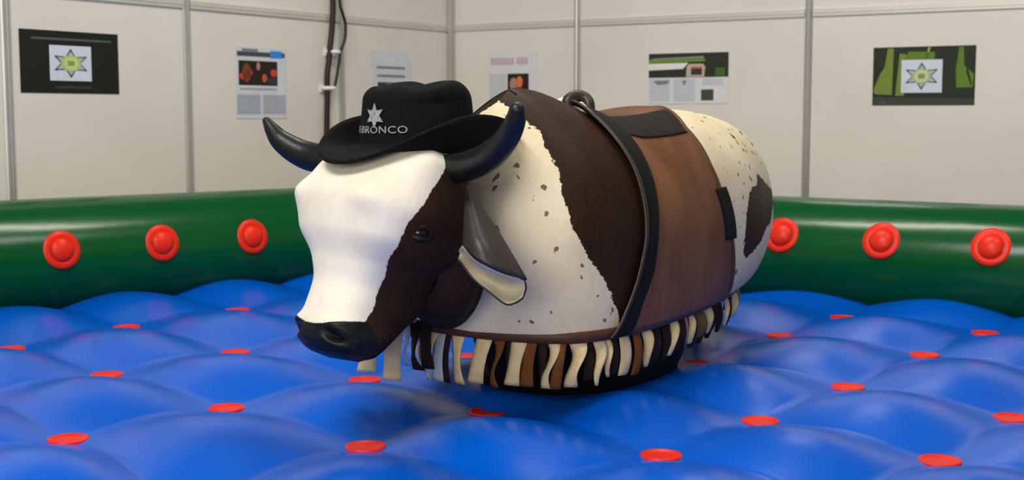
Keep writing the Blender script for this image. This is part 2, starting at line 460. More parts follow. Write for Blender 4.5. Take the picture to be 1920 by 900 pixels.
# sheet behind the bull's hump
p = sheet('R', 0.32, 0.725, 1.36, 1.795, paint('print_paper_warm', 214, 212, 214), 'pale sheet with a faded pink heading, half hidden behind the bull hump', 'poster', 'printed_sheet')
tx = 0.345
for w in (0.03, 0.022, 0.03, 0.03, 0.026, 0.024, 0.03, 0.0, 0.03, 0.03, 0.034):
    if w: patch(p, 'heading_letter', 'R', rect(tx, tx + w - 0.004, 1.703, 1.752), paint('print_faded_pink', 190, 168, 172))
    tx += max(w, 0.018)
patch(p, 'text_column', 'R', rect(0.335, 0.47, 1.40, 1.642), paint('print_column_pale', 190, 194, 202))
ph = patch(p, 'photo', 'R', rect(0.482, 0.652, 1.48, 1.642), paint('print_black_warm', 30, 24, 24), 2)
patch(ph, 'photo_blotch', 'R', ell(0.53, 1.57, 0.03, 0.045, 14), paint('print_skin', 170, 130, 110), 3)
patch(ph, 'photo_blotch', 'R', ell(0.578, 1.585, 0.026, 0.04, 14), paint('print_bright_orange', 224, 112, 66), 3)

# product sheet, right wall
p = sheet('R', 1.555, 2.11, 1.43, 1.755, paint('print_paper_warm', 214, 212, 214), 'leaflet with dark green banner above three pale columns, above the bull back', 'poster', 'product_leaflet')
bn = patch(p, 'banner', 'R', rect(1.558, 2.108, 1.597, 1.752), paint('print_dark_green', 42, 46, 36), 1)
patch(bn, 'green_stripe', 'R', [(1.558, 1.692), (1.95, 1.698), (1.95, 1.712), (1.558, 1.71)], paint('print_leaf', 104, 148, 38), 2)
patch(bn, 'grey_stripe', 'R', [(1.56, 1.71), (1.94, 1.716), (1.94, 1.73), (1.60, 1.722)], paint('print_grey_green_light', 128, 140, 118), 2)
patch(bn, 'white_arm', 'R', [(1.558, 1.645), (1.80, 1.652), (1.835, 1.69), (1.558, 1.688)], paint('print_white', 226, 222, 224), 2)
rg = patch(bn, 'pale_block', 'R', [(1.82, 1.60), (1.945, 1.60), (1.952, 1.665), (1.935, 1.682), (1.84, 1.682), (1.825, 1.665)], paint('print_pinkish', 186, 170, 156), 3)
patch(rg, 'dark_window', 'R', rect(1.855, 1.93, 1.612, 1.66), paint('print_char', 52, 50, 52), 4)
patch(rg, 'orange_edge', 'R', rect(1.855, 1.93, 1.652, 1.664), paint('print_orange', 190, 96, 58), 5)
patch(bn, 'green_square', 'R', rect(2.02, 2.085, 1.60, 1.655), paint('print_moss_dark', 66, 94, 42), 2)
for a, b, z in ((1.565, 1.705, 1.445), (1.735, 1.885, 1.445), (1.93, 2.075, 1.545)):
    patch(p, 'text_column', 'R', rect(a, b, z, 1.588), paint('print_column_pale', 190, 194, 202))
patch(p, 'small_picture', 'R', [(1.59, 1.578), (1.71, 1.58), (1.69, 1.556), (1.62, 1.55)], paint('print_mid_grey', 120, 126, 132), 2)
patch(p, 'small_picture', 'R', [(1.795, 1.578), (1.825, 1.575), (1.812, 1.55), (1.803, 1.548)], paint('print_mid_grey', 120, 126, 132), 2)
patch(p, 'small_picture', 'R', rect(1.925, 2.01, 1.45, 1.52), paint('print_green_grey', 62, 72, 56), 2)

# green print with a star badge, right wall
p = sheet('R', 3.016, 3.597, 1.415, 1.753, paint('print_forest', 34, 40, 24), 'green and black landscape poster with star badge, at the far right')
for pts, col in (([(3.02, 1.50), (3.03, 1.48), (3.13, 1.475), (3.135, 1.745), (3.10, 1.745), (3.085, 1.64), (3.06, 1.60)], ('print_olive', 112, 136, 46)),
                 ([(3.15, 1.47), (3.20, 1.47), (3.21, 1.71), (3.17, 1.715)], ('print_olive', 112, 136, 46)),
                 ([(3.20, 1.675), (3.37, 1.675), (3.37, 1.72), (3.22, 1.725)], ('print_grass', 92, 124, 34)),
                 ([(3.31, 1.68), (3.33, 1.68), (3.345, 1.75), (3.335, 1.75)], ('print_grass_light', 150, 170, 96)),
                 ([(3.495, 1.515), (3.585, 1.515), (3.59, 1.59), (3.535, 1.64), (3.53, 1.745), (3.505, 1.745), (3.49, 1.62)], ('print_grass', 92, 124, 34)),
                 ([(3.545, 1.61), (3.575, 1.52), (3.58, 1.535), (3.555, 1.63)], ('print_forest', 34, 40, 24)),
                 ([(3.02, 1.418), (3.595, 1.418), (3.595, 1.45), (3.02, 1.465)], ('print_grey_dark', 58, 60, 52)),
                 ([(3.05, 1.42), (3.11, 1.42), (3.09, 1.436), (3.06, 1.436)], ('print_mid_grey', 120, 126, 132))):
    patch(p, 'print_area', 'R', pts, paint(*col), 2)
badge(p, 'R', 3.182, 3.415, 1.487, 1.677, paint('print_sage', 168, 180, 136), paint('print_sage_dark', 128, 140, 100))

# cables clipped to the left wall beside a post
def wall_path(pts, off=0.03): return catmull([wp('L', t + 0.042, z, off if len(q) == 0 else q[0]) for t, z, *q in pts], 8)
mb = MB(); mb.tube(wall_path([(1.222, 2.6), (1.222, 2.08), (1.232, 1.92), (1.252, 1.80), (1.268, 1.70), (1.285, 1.60), (1.288, 1.45), (1.296, 1.25), (1.303, 0.9), (1.305, 0.3), (1.30, 0.02)]), 0.018, 14)
tag(mb.build('power_cable', M['cable']), 'thick black cable running down the left wall beside the aluminium post', 'cable')
mb = MB(); mb.tube(wall_path([(1.205, 2.6, 0.064), (1.20, 2.10, 0.064), (1.175, 1.99, 0.068), (1.15, 1.93, 0.066), (1.155, 1.84, 0.066), (1.195, 1.755, 0.064), (1.215, 1.68, 0.064), (1.24, 1.58, 0.064), (1.262, 1.52, 0.064)]), 0.0095, 12)
tag(mb.build('thin_cable', M['cable']), 'thin looping black cable in front of the thick one', 'cable')
for (t, z, lab) in ((1.267, 1.752, 'white plastic cable clip on the wall, upper of two'), (1.314, 1.525, 'white plastic cable clip on the wall, lower of two')):
    root = empty('cable_clip', wp('L', t, z, 0.0)); tag(root, lab, 'cable clip', 'cable clips')
    mb = MB(); wall_box(mb, 'L', t - 0.055, t + 0.055, z - 0.024, z + 0.024, 0.0, 0.014); mb.build('clip_plate', M['clip'], root, smooth=False)
    mb = MB()
    mb.tube([wp('L', t + 0.045 - 0.09 * k / 12, z, 0.012 + 0.058 * math.sin(PI * k / 12)) for k in range(13)], 0.013, 10)
    mb.build('clip_loop', M['clip'], root)

# ------------------------------------------------------------------ inflatable mat
MZ = 0.5
CX = (-0.0554, 0.3432, 0.4251, 0.0063, 0.0062, -0.0234)
CY = (3.5907, 0.3861, -0.4496, -0.0117, 0.0174, 0.0166)
PULL = {(-2, 0): (0.0, -.15), (-2, -1): (-.021, -.005), (-1, 0): (.015, .028), (0, 0): (-.02, .039), (0, 1): (.031, -.001), (1, 1): (-.008, -.029), (1, 2): (-.001, -.031), (2, 2): (-.021, .006), (2, 1): (-.011, -.006), (3, 1): (.021, .068), (4, 1): (.017, .04), (3, 0): (.01, .007), (4, 0): (-.018, -.057), (2, 0): (-.021, -.083), (-1, -2): (-.014, -.005), (0, -1): (.03, .018), (0, -3): (-.017, .023), (-1, -3): (.022, -.055), (1, -3): (.005, .035)}
def quilt(i, j):
    f = (1, i, j, i * j, i * i, j * j)
    x = sum(a * b for a, b in zip(CX, f)); y = sum(a * b for a, b in zip(CY, f))
    for (p, q), (dx, dy) in PULL.items():
        w = math.exp(-3.0 * ((i - p) ** 2 + (j - q) ** 2)); x += dx * w; y += dy * w
    return x, y
TUBE_R = 0.262; TUBE_ZL = 0.728; TUBE_ZR = 0.713
AL = (Vector((-2.222, 5.563)), Vector((-1.092, 6.602))); AR = (Vector((1.239, 6.094)), Vector((2.178, 5.444)))
dL = (AL[1] - AL[0]).normalized(); dR = (AR[1] - AR[0]).normalized()
nL = Vector((dL.y, -dL.x)); nR = Vector((-dR.y, dR.x))
if nR.y > 0: nR = -nR
PIL = 0.076
def pillow(i, j):
    a = abs(math.sin(PI * i)); b = abs(math.sin(PI * j))
    return PIL * (0.45 * ((a * a + b * b) / 2 + 1e-9) ** 0.8 + 0.55 * (a * b + 1e-9) ** 0.8)
BASE_C = Vector((0.232, 4.015)); BASE_A = Vector((math.sin(math.radians(34)), math.cos(math.radians(34))))
def under_base(p, grow=0.0):
    d = p - BASE_C; a = d.dot(BASE_A); l = d.dot(Vector((BASE_A.y, -BASE_A.x)))
    return (abs(a) / (0.37 + grow)) ** 2.5 + (abs(l) / (0.25 + grow)) ** 2.5
def mat_point(i, j):
    x, y = quilt(i, j); z = MZ + pillow(i, j); p = Vector((x, y))
    q = under_base(p)
    if q < 2.0:
        k = max(0.0, min(1.0, q - 1.0)); k = k * k * (3 - 2 * k); z = 0.545 + (z - 0.545) * k
    e = 1.0
    for (A, n) in ((AL[0], nL), (AR[0], nR)):
        d = (p - A).dot(n) - 0.07
        if d < 0: p = p - n * d
        if d < 0.13: e = min(e, max(0.0, d / 0.13))
    return Vector((p.x, p.y, MZ - 0.09 + (z - MZ + 0.09) * (e * (2 - e)) ** 0.5))
mat_root = empty('inflatable_mat', (0.2, 4.2, 0.0))
tag(mat_root, 'blue quilted inflatable landing mat with red tufting buttons under the bull', 'inflatable mat')
S = 22; I0, I1, J0, J1 = -4.0, 5.0, -4.0, 4.5
ni = int((I1 - I0) * S) + 1; nj = int((J1 - J0) * S) + 1
mb = MB()
pts = [mat_point(I0 + k / S, J0 + q / S) for k in range(ni) for q in range(nj)]
mb.grid(pts, ni, nj)
ring = [q for q in range(nj)] + [k * nj + nj - 1 for k in range(1, ni)] + [(ni - 1) * nj + q for q in range(nj - 2, -1, -1)] + [k * nj for k in range(ni - 2, 0, -1)]
rim = [pts[k] for k in ring]
mb.grid([p for q in rim for p in (q, Vector((q.x, q.y, 0.0)))], len(rim), 2, closed_u=True)
mb.build('mattress', M['blue'], mat_root, merge=1e-5)
def button(i, j):
    x, y = quilt(i, j); c = Vector((x, y, MZ + 0.0005))
    mb = MB()
    mb.lathe([(0.0005, 0.004), (0.03, 0.004), (0.044, 0.006), (0.048, 0.009), (0.052, 0.009), (0.054, 0.005), (0.054, -0.012), (0.0005, -0.012)], c, (0, 0, 1), 28)
    mb.build('tufting_button', M['red'], mat_root)
for i in range(-3, 5):
    for j in range(-3, 4):
        x, y = quilt(i, j); p = Vector((x, y))
        if (p - AL[0]).dot(nL) > 0.24 and (p - AR[0]).dot(nR) > 0.2 and y > 2.3 and under_base(p) > 1.1: button(i, j)

# ------------------------------------------------------------------ green inflatable barrier
tube_root = empty('inflatable_barrier', (-0.62, 6.7, 0.0))
tag(tube_root, 'dark green inflatable tube with red caps bordering the blue mat', 'inflatable barrier')
den = dL.x * dR.y - dL.y * dR.x
w = AR[0] - AL[0]; s = (w.x * dR.y - w.y * dR.x) / den
corner = AL[0] + dL * s
path2 = [corner - dL * 3.4, corner - dL * 0.45]
for k in range(1, 12):
    t = k / 12; path2.append((corner - dL * 0.45) * (1 - t) ** 2 + corner * 2 * t * (1 - t) + (corner + dR * 0.45) * t * t)
path2 += [corner + dR * 0.45, corner + dR * 4.2]
full = []
for a, b in zip(path2[:-1], path2[1:]):
    n = max(1, int((b - a).length / 0.08))
    full += [a + (b - a) * k / n for k in range(n)]
full.append(path2[-1])
def tube_z(p):
    k = max(0.0, min(1.0, (p - corner).dot(dR) / 1.2 + 0.5)); return TUBE_ZL + (TUBE_ZR - TUBE_ZL) * k
path = [Vector((p.x, p.y, tube_z(p))) for p in full]; radii = [TUBE_R] * len(path)
for end in (0, -1):
    d = (path[0] - path[1]).normalized() if end == 0 else (path[-1] - path[-2]).normalized(); e0 = path[end].copy()
    for k in range(1, 9):
        a = PI / 2 * k / 8; q = e0 + d * TUBE_R * 0.7 * math.sin(a); r = max(0.004, TUBE_R * math.cos(a))
        if end == 0: path.insert(0, q); radii.insert(0, r)
        else: path.append(q); radii.append(r)
mb = MB(); mb.tube(path, radii, 56)
mb.build('air_tube', M['green'], tube_root)
mb = MB()
mb.grid([Vector((p.x, p.y, z)) + Vector((n2.x, n2.y, 0)) * o for p, n2 in [(q, nL) for q in full[:len(full) // 2]] + [(q, nR) for q in full[len(full) // 2:]] for o, z in ((0.16, 0.0), (0.16, 0.44), (0.10, 0.52), (-0.10, 0.52), (-0.16, 0.44), (-0.16, 0.0))], len(full), 6)
mb.build('base_skirt', M['green'], tube_root)
def cap(axis_pt, n2, elev, r):
    n = Vector((n2.x * math.cos(elev), n2.y * math.cos(elev), math.sin(elev)))
    c = Vector((axis_pt.x, axis_pt.y, tube_z(axis_pt))) + n * (TUBE_R - 0.004)
    mb = MB()
    mb.lathe([(r * 0.99, -0.02), (r, 0.0), (r * 0.985, 0.004), (r * 0.70, 0.0045), (r * 0.62, 0.002)], c, n, 36)
    o = mb.build('cap_flange', M['red'], tube_root)
    mb = MB()
    mb.lathe([(r * 0.64, 0.0)] + [(r * 0.63 * math.cos(a), 0.003 + r * 0.30 * math.sin(a)) for a in [PI / 2 * k / 8 for k in range(9)]], c, n, 32)
    mb.build('cap_dome', M['red'], o)
for k in range(-2, 4):
    p2 = AL[0] + dL * (0.153 + 0.47 * k); cap(p2, nL, math.radians(12.0), 0.083)
    p2 = AR[0] + dR * (0.152 + 0.462 * k); cap(p2, nR, math.radians(23.0), 0.083)

# ------------------------------------------------------------------ the mechanical bull
BULL_TH = math.radians(34)
A3 = Vector((math.sin(BULL_TH), math.cos(BULL_TH), 0)); L3 = Vector((math.cos(BULL_TH), -math.sin(BULL_TH), 0))
LC = -2.06
def bw(a, l, z): return A3 * a + L3 * (LC + l) + Vector((0, 0, z))
bull = empty('mechanical_bull', bw(3.6, 0, MZ))
tag(bull, 'brown and white spotted mechanical bull with black horns and fringed skirt on the blue mat', 'mechanical bull')
HZ, MZB = 0.75, 1.00
HEM = [(2.865, 0), (2.875, .12), (2.91, .23), (2.97, .295), (3.1, .33), (3.25, .338), (3.43, .33), (3.65, .31), (3.85, .275), (4.0, .245), (4.15, .205), (4.3, .15), (4.4, .08), (4.43, 0)]
MID = [(2.82, 0), (2.84, .14), (2.89, .25), (2.97, .31), (3.1, .345), (3.3, .355), (3.55, .35), (3.8, .34), (4.05, .325), (4.25, .285), (4.42, .235), (4.55, .16), (4.62, .08), (4.64, 0)]
TOPX = [2.93, 3.0, 3.06, 3.15, 3.30, 3.44, 3.60, 3.83, 4.03, 4.2, 4.37, 4.47]
TOPZ = [1.33, 1.405, 1.437, 1.432, 1.39, 1.357, 1.364, 1.383, 1.378, 1.365, 1.335, 1.295]
def outline(ctrl, n):
    p = catmull([Vector((a, l, 0)) for a, l in ctrl], 24)
    L = [0.0]
    for q, r in zip(p[:-1], p[1:]): L.append(L[-1] + (r - q).length)
    out = []; k = 0
    for i in range(n + 1):
        s = L[-1] * i / n
        while k < len(L) - 2 and L[k + 1] < s: k += 1
        f = (s - L[k]) / (L[k + 1] - L[k]); out.append(p[k].lerp(p[k + 1], f))
    return out
NUO = 160
MID_O = outline(MID, NUO); HEM_O = outline(HEM, NUO)
MIDA = [p.x for p in MID_O]
MIDL = [p.y for p in MID_O]
# hem point that belongs to each mid point: same fraction of arc length
def pick(o, u):
    u = max(0.0, min(1.0, u)) * NUO; k = min(NUO - 1, int(u)); return o[k].lerp(o[k + 1], u - k)
def u_of_a(a): return interp(a, MIDA, [k / NUO for k in range(NUO + 1)])
VM = 0.34                      # v of the widest line
def body_pt(side, u, v, off=0.0):
    """side +-1, u 0..1 front to rear, v 0 hem .. 1 ridge"""
    m = pick(MID_O, u); h = pick(HEM_O, u)
    if v <= VM:
        x = (VM - v) / VM
        k = (1 - math.cos(x * PI / 2 * 0.98)) ** 0.84
        a = m.x + (h.x - m.x) * k; l = m.y + (h.y - m.y) * k; z = MZB - (MZB - HZ) * math.sin(x * PI / 2) ** 0.95
    else:
        psi = (v - VM) / (1 - VM) * PI / 2
        sa = max(TOPX[0], min(TOPX[-1], m.x)); zt = smooth_interp(sa, TOPX, TOPZ)
        front = max(0.0, min(1.0, (3.5 - sa) / 0.45))
        pe = 0.92 + 0.75 * front
        c = math.cos(psi) ** pe if psi < PI / 2 - 1e-6 else 0.0
        a = sa + (m.x - sa) * c; l = m.y * c; z = MZB + (zt - MZB) * math.sin(psi) ** 0.95
    return bw(a, side * l, z)
def body_pn(side, u, v, off):
    p = body_pt(side, u, v)
    du = body_pt(side, min(1, u + .004), v) - body_pt(side, max(0, u - .004), v)
    dv = body_pt(side, u, min(1, v + .006)) - body_pt(side, u, max(0, v - .006))
    if v > 0.985: n = Vector((0, 0, 1))
    else:
        n = du.cross(dv)
        c = bw(max(3.0, min(4.3, (p.dot(A3)))), 0, 1.0)
        if n.dot(p - c) < 0: n = -n
        n.normalize()
    return p + n * off
# dark hide patches: outlines in (a of the widest line, v) of the body surface
DARK_PATCHES = [
    [(2.995, 1.2), (2.99, 0.93), (2.982, .80), (2.987, .726), (2.968, .679), (2.955, .595), (2.930, .512), (2.927, .405), (2.965, .321), (3.015, .274), (3.057, .214), (3.09, .167), (3.12, .06), (3.13, -.2), (3.45, -.2), (3.45, 1.2)],
    [(4.141, .512), (4.119, .476), (4.023, .452), (4.0, .44), (3.958, .369), (3.947, .31), (3.968, .25), (4.012, .238), (4.076, .25), (4.173, .274), (4.236, .31), (4.32, .32), (4.40, .38), (4.40, .44), (4.28, .47), (4.2, .50)]]
OUT_LEN = sum((MID_O[k + 1] - MID_O[k]).length for k in range(NUO))
DARK_M = [[(u_of_a(a) * OUT_LEN, v * 0.8) for a, v in q] for q in DARK_PATCHES]
def dark_sd(u, v):
    return max(poly_sd(u * OUT_LEN, v * 0.8, q) for q in DARK_M)
def blaze_sd(t, x, y): return y - smooth_interp(t, [0, .052, .131, .214, .282, .347, .41, .462], [-.03, -.011, .03, .061, .051, .025, .026, .045])
def nose_sd(t, x, y): return min(t - (0.487 - 0.026 * (abs(x) / 0.11) ** 2), (y - 0.036 + (t - 0.452)) * 0.7)
NU, NV = 200, 84
mb = MB(); pts = []; at = {'pa': [], 'pv': [], 'dark': [], 'rump_spots': []}
loop = [(1, k / NU) for k in range(NU + 1)] + [(-1, k / NU) for k in range(NU - 1, 0, -1)]
for side, u in loop:
    for j in range(NV + 1):
        v = j / NV; p = body_pt(side, u, v); pts.append(p)
        a = pick(MID_O, u).x
        at['pa'].append(a); at['pv'].append(v)
        at['dark'].append(dark_sd(u, v)); at['rump_spots'].append(max(0.0, min(1.0, (p.dot(A3) - 3.95) / 0.15)) * max(0.0, min(1.0, (p.z - 1.2) / 0.06)))
mb.grid(pts, len(loop), NV + 1, closed_u=True)
body = mesh_obj('body', mb.v, mb.f, M['body'], bull, attrs=at)
fix_normals(body, 1e-5)

# head -----------------------------------------------------------
HTH = math.radians(48)
FH = Vector((-math.sin(HTH), -math.cos(HTH), 0)); E2 = Vector((math.cos(HTH), -math.sin(HTH), 0))
HPH = math.radians(72)
E1 = FH * math.cos(HPH) - Vector((0, 0, 1)) * math.sin(HPH); E3 = FH * math.sin(HPH) + Vector((0, 0, 1)) * math.cos(HPH)
HP = Vector((-0.308, 3.33, 1.272))
def hw(t, x, y): return HP + E1 * t + E2 * x + E3 * y
HT = [0, .03, .09, .165, .24, .32, .38, .44, .49, .535, .555]
HWD = [.172, .206, .221, .232, .203, .142, .120, .122, .130, .120, .08]
HFR = [.03, .09, .142, .170, .157, .118, .105, .11, .120, .108, .07]
HBK = [-.12, -.18, -.21, -.235, -.245, -.235, -.205, -.15, -.10, -.05, .0]
def head_pt(t, w):
    """w: angle, 0 = bull's left, 90 = face"""
    W = smooth_interp(t, HT, HWD); F = smooth_interp(t, HT, HFR); B = smooth_interp(t, HT, HBK)
    c, s = math.cos(w), math.sin(w); n = 2.5 if s > 0 else 2.2
    x = W * math.copysign(abs(c) ** (2 / n), c); y = (F if s > 0 else -B) * math.copysign(abs(s) ** (2 / n), s)
    return x, y
HNT, HNW = 114, 120; HTT = 0.555
mb = MB(); pts = []; at = {'ht': [], 'hx': [], 'hy': [], 'blaze': [], 'nose': []}
def g(d, s): return math.exp(-(d / s) ** 2)
for i in range(HNT + 1):
    t = HTT * i / HNT
    for k in range(HNW):
        w = 2 * PI * k / HNW; x, y = head_pt(t, w)
        for sg in (1, -1):      # brow over the eye, hollow below it, nostrils, cheek
            y += 0.018 * g(t - .16, .035) * g(x - sg * .15, .045) * (1 if y > 0 else 0)
            x += sg * 0.010 * g(t - .255, .05) * g(x - sg * .17, .05)
            y -= 0.034 * g(t - .505 - .25 * (abs(x) - .07), .011) * g(x - sg * .075, .024) * (1 if y > 0 else 0)
            y += 0.009 * g(t - .482, .014) * g(x - sg * .085, .026) * (1 if y > 0 else 0)
            y -= 0.010 * g(t - .538, .006) * (1 if y > 0 else 0) * 0.5
        pts.append(hw(t, x, y)); at['ht'].append(t); at['hx'].append(x); at['hy'].append(y)
        at['blaze'].append(blaze_sd(t, x, y)); at['nose'].append(nose_sd(t, x, y))
mb.grid(pts, HNT + 1, HNW, closed_v=True)
for i, c in ((0, hw(-.012, 0, -.02)), (HNT, hw(.562, 0, .035))):
    b = len(mb.v); mb.v.append(c)
    t = HTT * i / HNT
    at['ht'].append(t); at['hx'].append(0); at['hy'].append(0); at['blaze'].append(blaze_sd(t, 0, 0)); at['nose'].append(nose_sd(t, 0, 0))
    for k in range(HNW): mb.f.append((i * HNW + k, i * HNW + (k + 1) % HNW, b))
head = mesh_obj('head', mb.v, mb.f, M['head'], bull, attrs=at)
fix_normals(head)

#NECK
neck_path = catmull([hw(.20, .0, -.10), hw(.21, .01, -.21), bw(2.83, -.095, .965), bw(2.99, -.095, .95)], 10)
mb = MB(); nn = len(neck_path)
pts = []
for i, c in enumerate(neck_path):
    f = i / (nn - 1); ax = (E2 * (1 - f) + L3 * f).normalized(); r = 0.166
    for k in range(48):
        w = 2 * PI * k / 48; pts.append(c + ax * r * math.cos(w) + Vector((0, 0, 1)) * r * 1.22 * math.sin(w))
mb.grid(pts, nn, 48, closed_v=True)
def make_neck():
    t = NT('dark_neck_cowhide', 0.7, 0.12); w, d, f = hide_nodes(t, *WHITE_HIDE, lin(37, 23, 14), lin(62, 42, 28)); t.color(d); t.bump(f.outputs['Fac'], 0.25, 0.004); return t.m
M['neck'] = make_neck()
mb.build('neck', M['neck'], bull)

# horns, eyes, ears: sub-parts of the head
def horn(pts, radii):
    p = catmull(pts, 8); n = len(p); r = [smooth_interp(i / (n - 1) * (len(radii) - 1), list(range(len(radii))), radii) for i in range(n)]
    d = (p[-1] - p[-2]).normalized(); rr = r[-1]
    for k in range(1, 6):
        a = PI / 2 * k / 5; p.append(p[n - 1] + d * rr * math.sin(a) * 0.9); r.append(max(0.001, rr * math.cos(a)))
    mb = MB(); mb.tube(p, r, 28); return mb.build('horn', M['black_rubber'], head)
horn([(-0.218, 3.27, 1.22), (-0.154, 3.22, 1.224), (-0.099, 3.16, 1.237), (-0.051, 3.09, 1.263), (-0.015, 3.03, 1.301), (0.007, 2.98, 1.344), (0.012, 2.96, 1.372)],
     [.036, .038, .037, .035, .030, .025, .019])
horn([(-0.459, 3.45, 1.239), (-0.536, 3.5, 1.243), (-0.586, 3.52, 1.258), (-0.634, 3.53, 1.288), (-0.659, 3.53, 1.319), (-0.674, 3.53, 1.343)],
     [.040, .040, .037, .030, .021, .012])
def eye(sg):
    c = hw(EYE_T, sg * EYE_X, EYE_Y); n = (E2 * sg * 0.92 + E3 * 0.38).normalized(); ax = (E2 * sg * -0.69 + E3 * 0.72)
    mb = MB()
    mb.lathe([(0.024 * math.sin(a), 0.024 * math.cos(a) - 0.013) for a in [PI * 0.62 * k / 12 for k in range(13)]], c, n, 28)
    e = mb.build('eye', M['eye'], head)
    up = -E1; side = n.cross(up).normalized(); up = side.cross(n)
    for nm, s0, s1, rr, hh in (('upper_eyelid', 0.0, 1.0, .0085, .017), ('lower_eyelid', 1.0, 2.0, .006, .015)):
        mb = MB(); path = []; rad = []
        for k in range(21):
            q = s0 + (s1 - s0) * k / 20
            path.append(c + side * 0.030 * math.cos(PI * q) + up * hh * math.sin(PI * q) + n * (0.007 - 0.012 * abs(math.cos(PI * q))))
            rad.append(rr * (0.35 + 0.65 * abs(math.sin(PI * q))))
        mb.tube(path, rad, 12)
        mb.build(nm, M['eyelid'], head)
M['eyelid'] = simple('dark_eyelid_hide', lin(40, 29, 21), 0.6, 0.2, var=0.2)
EYE_T, EYE_X, EYE_Y = 0.215, 0.214, 0.015
for sg in (1, -1): eye(sg)
def sheet_surface(rows, per=5):
    a = [catmull(r, per) for r in rows]
    cols = [catmull([r[k] for r in a], per) for k in range(len(a[0]))]
    nu, nv = len(cols), len(cols[0])
    return [p for c in cols for p in c], nu, nv
FLAP = [[(-0.125, 3.27, 1.184), (-0.117, 3.275, 1.186), (-0.109, 3.28, 1.179)],
        [(-0.118, 3.22, 1.133), (-0.102, 3.205, 1.134), (-0.081, 3.24, 1.127)],
        [(-0.118, 3.18, 1.082), (-0.088, 3.14, 1.079), (-0.043, 3.2, 1.076)],
        [(-0.119, 3.15, 1.049), (-0.071, 3.1, 1.041), (-0.003, 3.17, 1.012)],
        [(-0.118, 3.14, 1.038), (-0.058, 3.08, 0.996), (0.034, 3.14, 0.952)]]
CUP = [[(-0.118, 3.16, 1.04), (-0.092, 3.13, 1.013), (-0.059, 3.11, 0.995), (-0.013, 3.12, 0.974), (0.016, 3.14, 0.964), (0.033, 3.145, 0.954)],
       [(-0.128, 3.21, 1.025), (-0.101, 3.2, 0.99), (-0.06, 3.19, 0.964), (-0.016, 3.19, 0.945), (0.016, 3.18, 0.941), (0.036, 3.155, 0.942)],
       [(-0.134, 3.22, 1.014), (-0.105, 3.22, 0.974), (-0.063, 3.21, 0.943), (-0.022, 3.21, 0.921), (0.013, 3.19, 0.918), (0.037, 3.16, 0.928)],
       [(-0.137, 3.2, 1.005), (-0.105, 3.2, 0.962), (-0.062, 3.19, 0.928), (-0.021, 3.18, 0.902), (0.011, 3.17, 0.902), (0.033, 3.155, 0.915)],
       [(-0.137, 3.17, 1.002), (-0.101, 3.17, 0.953), (-0.058, 3.15, 0.92), (-0.018, 3.14, 0.891), (0.008, 3.14, 0.893), (0.028, 3.145, 0.905)]]
M['ear_dark'] = simple('dark_grey_ear_leather', lin(52, 49, 44), 0.42, 0.4, var=0.2, nscale=9, bump=0.3, bscale=140)
M['ear_cream'] = simple('cream_ear_lining', lin(206, 198, 172), 0.5, 0.3, var=0.14, nscale=9, bump=0.3, bscale=140)
def mirror_pt(p):
    p = Vector(p); d = (p - HP).dot(E2); return p - E2 * (2 * d)
def thick_sheet(name, rows, mat, thick, flip):
    mb = MB(); p, nu, nv = sheet_surface(rows); mb.grid(p, nu, nv)
    o = mb.build(name, mat, head, normals=False)
    m = o.modifiers.new('thickness', 'SOLIDIFY'); m.thickness = thick; m.offset = -1 if not flip else 1
    return o
for mir in (False, True):
    f = [[(mirror_pt(p) if mir else p) for p in r] for r in FLAP]; c = [[(mirror_pt(p) if mir else p) for p in r] for r in CUP]
    if mir:        # the far ear hangs behind the head
        sh = FH * -0.13 + E2 * 0.10
        f = [[Vector(p) + sh for p in r] for r in f]; c = [[Vector(p) + sh for p in r] for r in c]
    e = thick_sheet('ear', f, M['ear_dark'], 0.006, mir)
    o = thick_sheet('ear_lining', c, [M['ear_cream'], M['ear_dark']], 0.006, mir); o.parent = head
    mm = o.modifiers['thickness']; mm.material_offset_rim = 1
    if not mir: o['label'] = 'cream ear lining'

# saddle blanket, girth strap and trims --------------------------------
def front_a(v): return -0.010 + interp(v, [0, .06, .167, .262, .345, .44, .548, .655, .75, .85, 1.0], [3.07, 3.085, 3.12, 3.165, 3.198, 3.211, 3.226, 3.23, 3.235, 3.27, 3.31])
def back_a(v): return -0.012 + interp(v, [0, .06, .18, .274, .381, .5, .62, .79, .9, 1.0], [3.165, 3.18, 3.205, 3.257, 3.277, 3.307, 3.337, 3.385, 3.41, 3.43])
def rear_a(v): return -0.016 + interp(v, [0, .131, .238, .321, .44, .56, .738, .87, 1.0], [3.99, 3.947, 3.882, 3.827, 3.763, 3.742, 3.755, 3.83, 3.94])
def surface_strip(name, fa, fb, w0, w1, n, m, off, thick, mat, parent):
    """strip of the body's surface between the curves fa(v) and fb(v); w: -1 far hem .. 0 ridge .. 1 near hem"""
    mb = MB(); pts = []
    for i in range(n + 1):
        w = w0 + (w1 - w0) * i / n; side = 1 if w >= 0 else -1; v = 1 - abs(w)
        a0, a1 = fa(v), fb(v)
        for k in range(m + 1):
            e = min(1.0, min(k, m - k) * 1.0); o = off * (1 - 0.45 * max(0.0, (v - 0.85) / 0.15)) - (thick * 0.7 if k in (0, m) else 0.0)
            pts.append(body_pn(side, u_of_a(a0 + (a1 - a0) * k / m), v, o))
    mb.grid(pts, n + 1, m + 1)
    o = mb.build(name, mat, parent)
    bm = bmesh.new(); bm.from_mesh(o.data)
    f = max(bm.faces, key=lambda q: q.calc_center_median().z)
    if f.normal.z < 0: bmesh.ops.reverse_faces(bm, faces=bm.faces)
    bm.to_mesh(o.data); bm.free()
    md = o.modifiers.new('thickness', 'SOLIDIFY'); md.thickness = thick; md.offset = -1
    return o
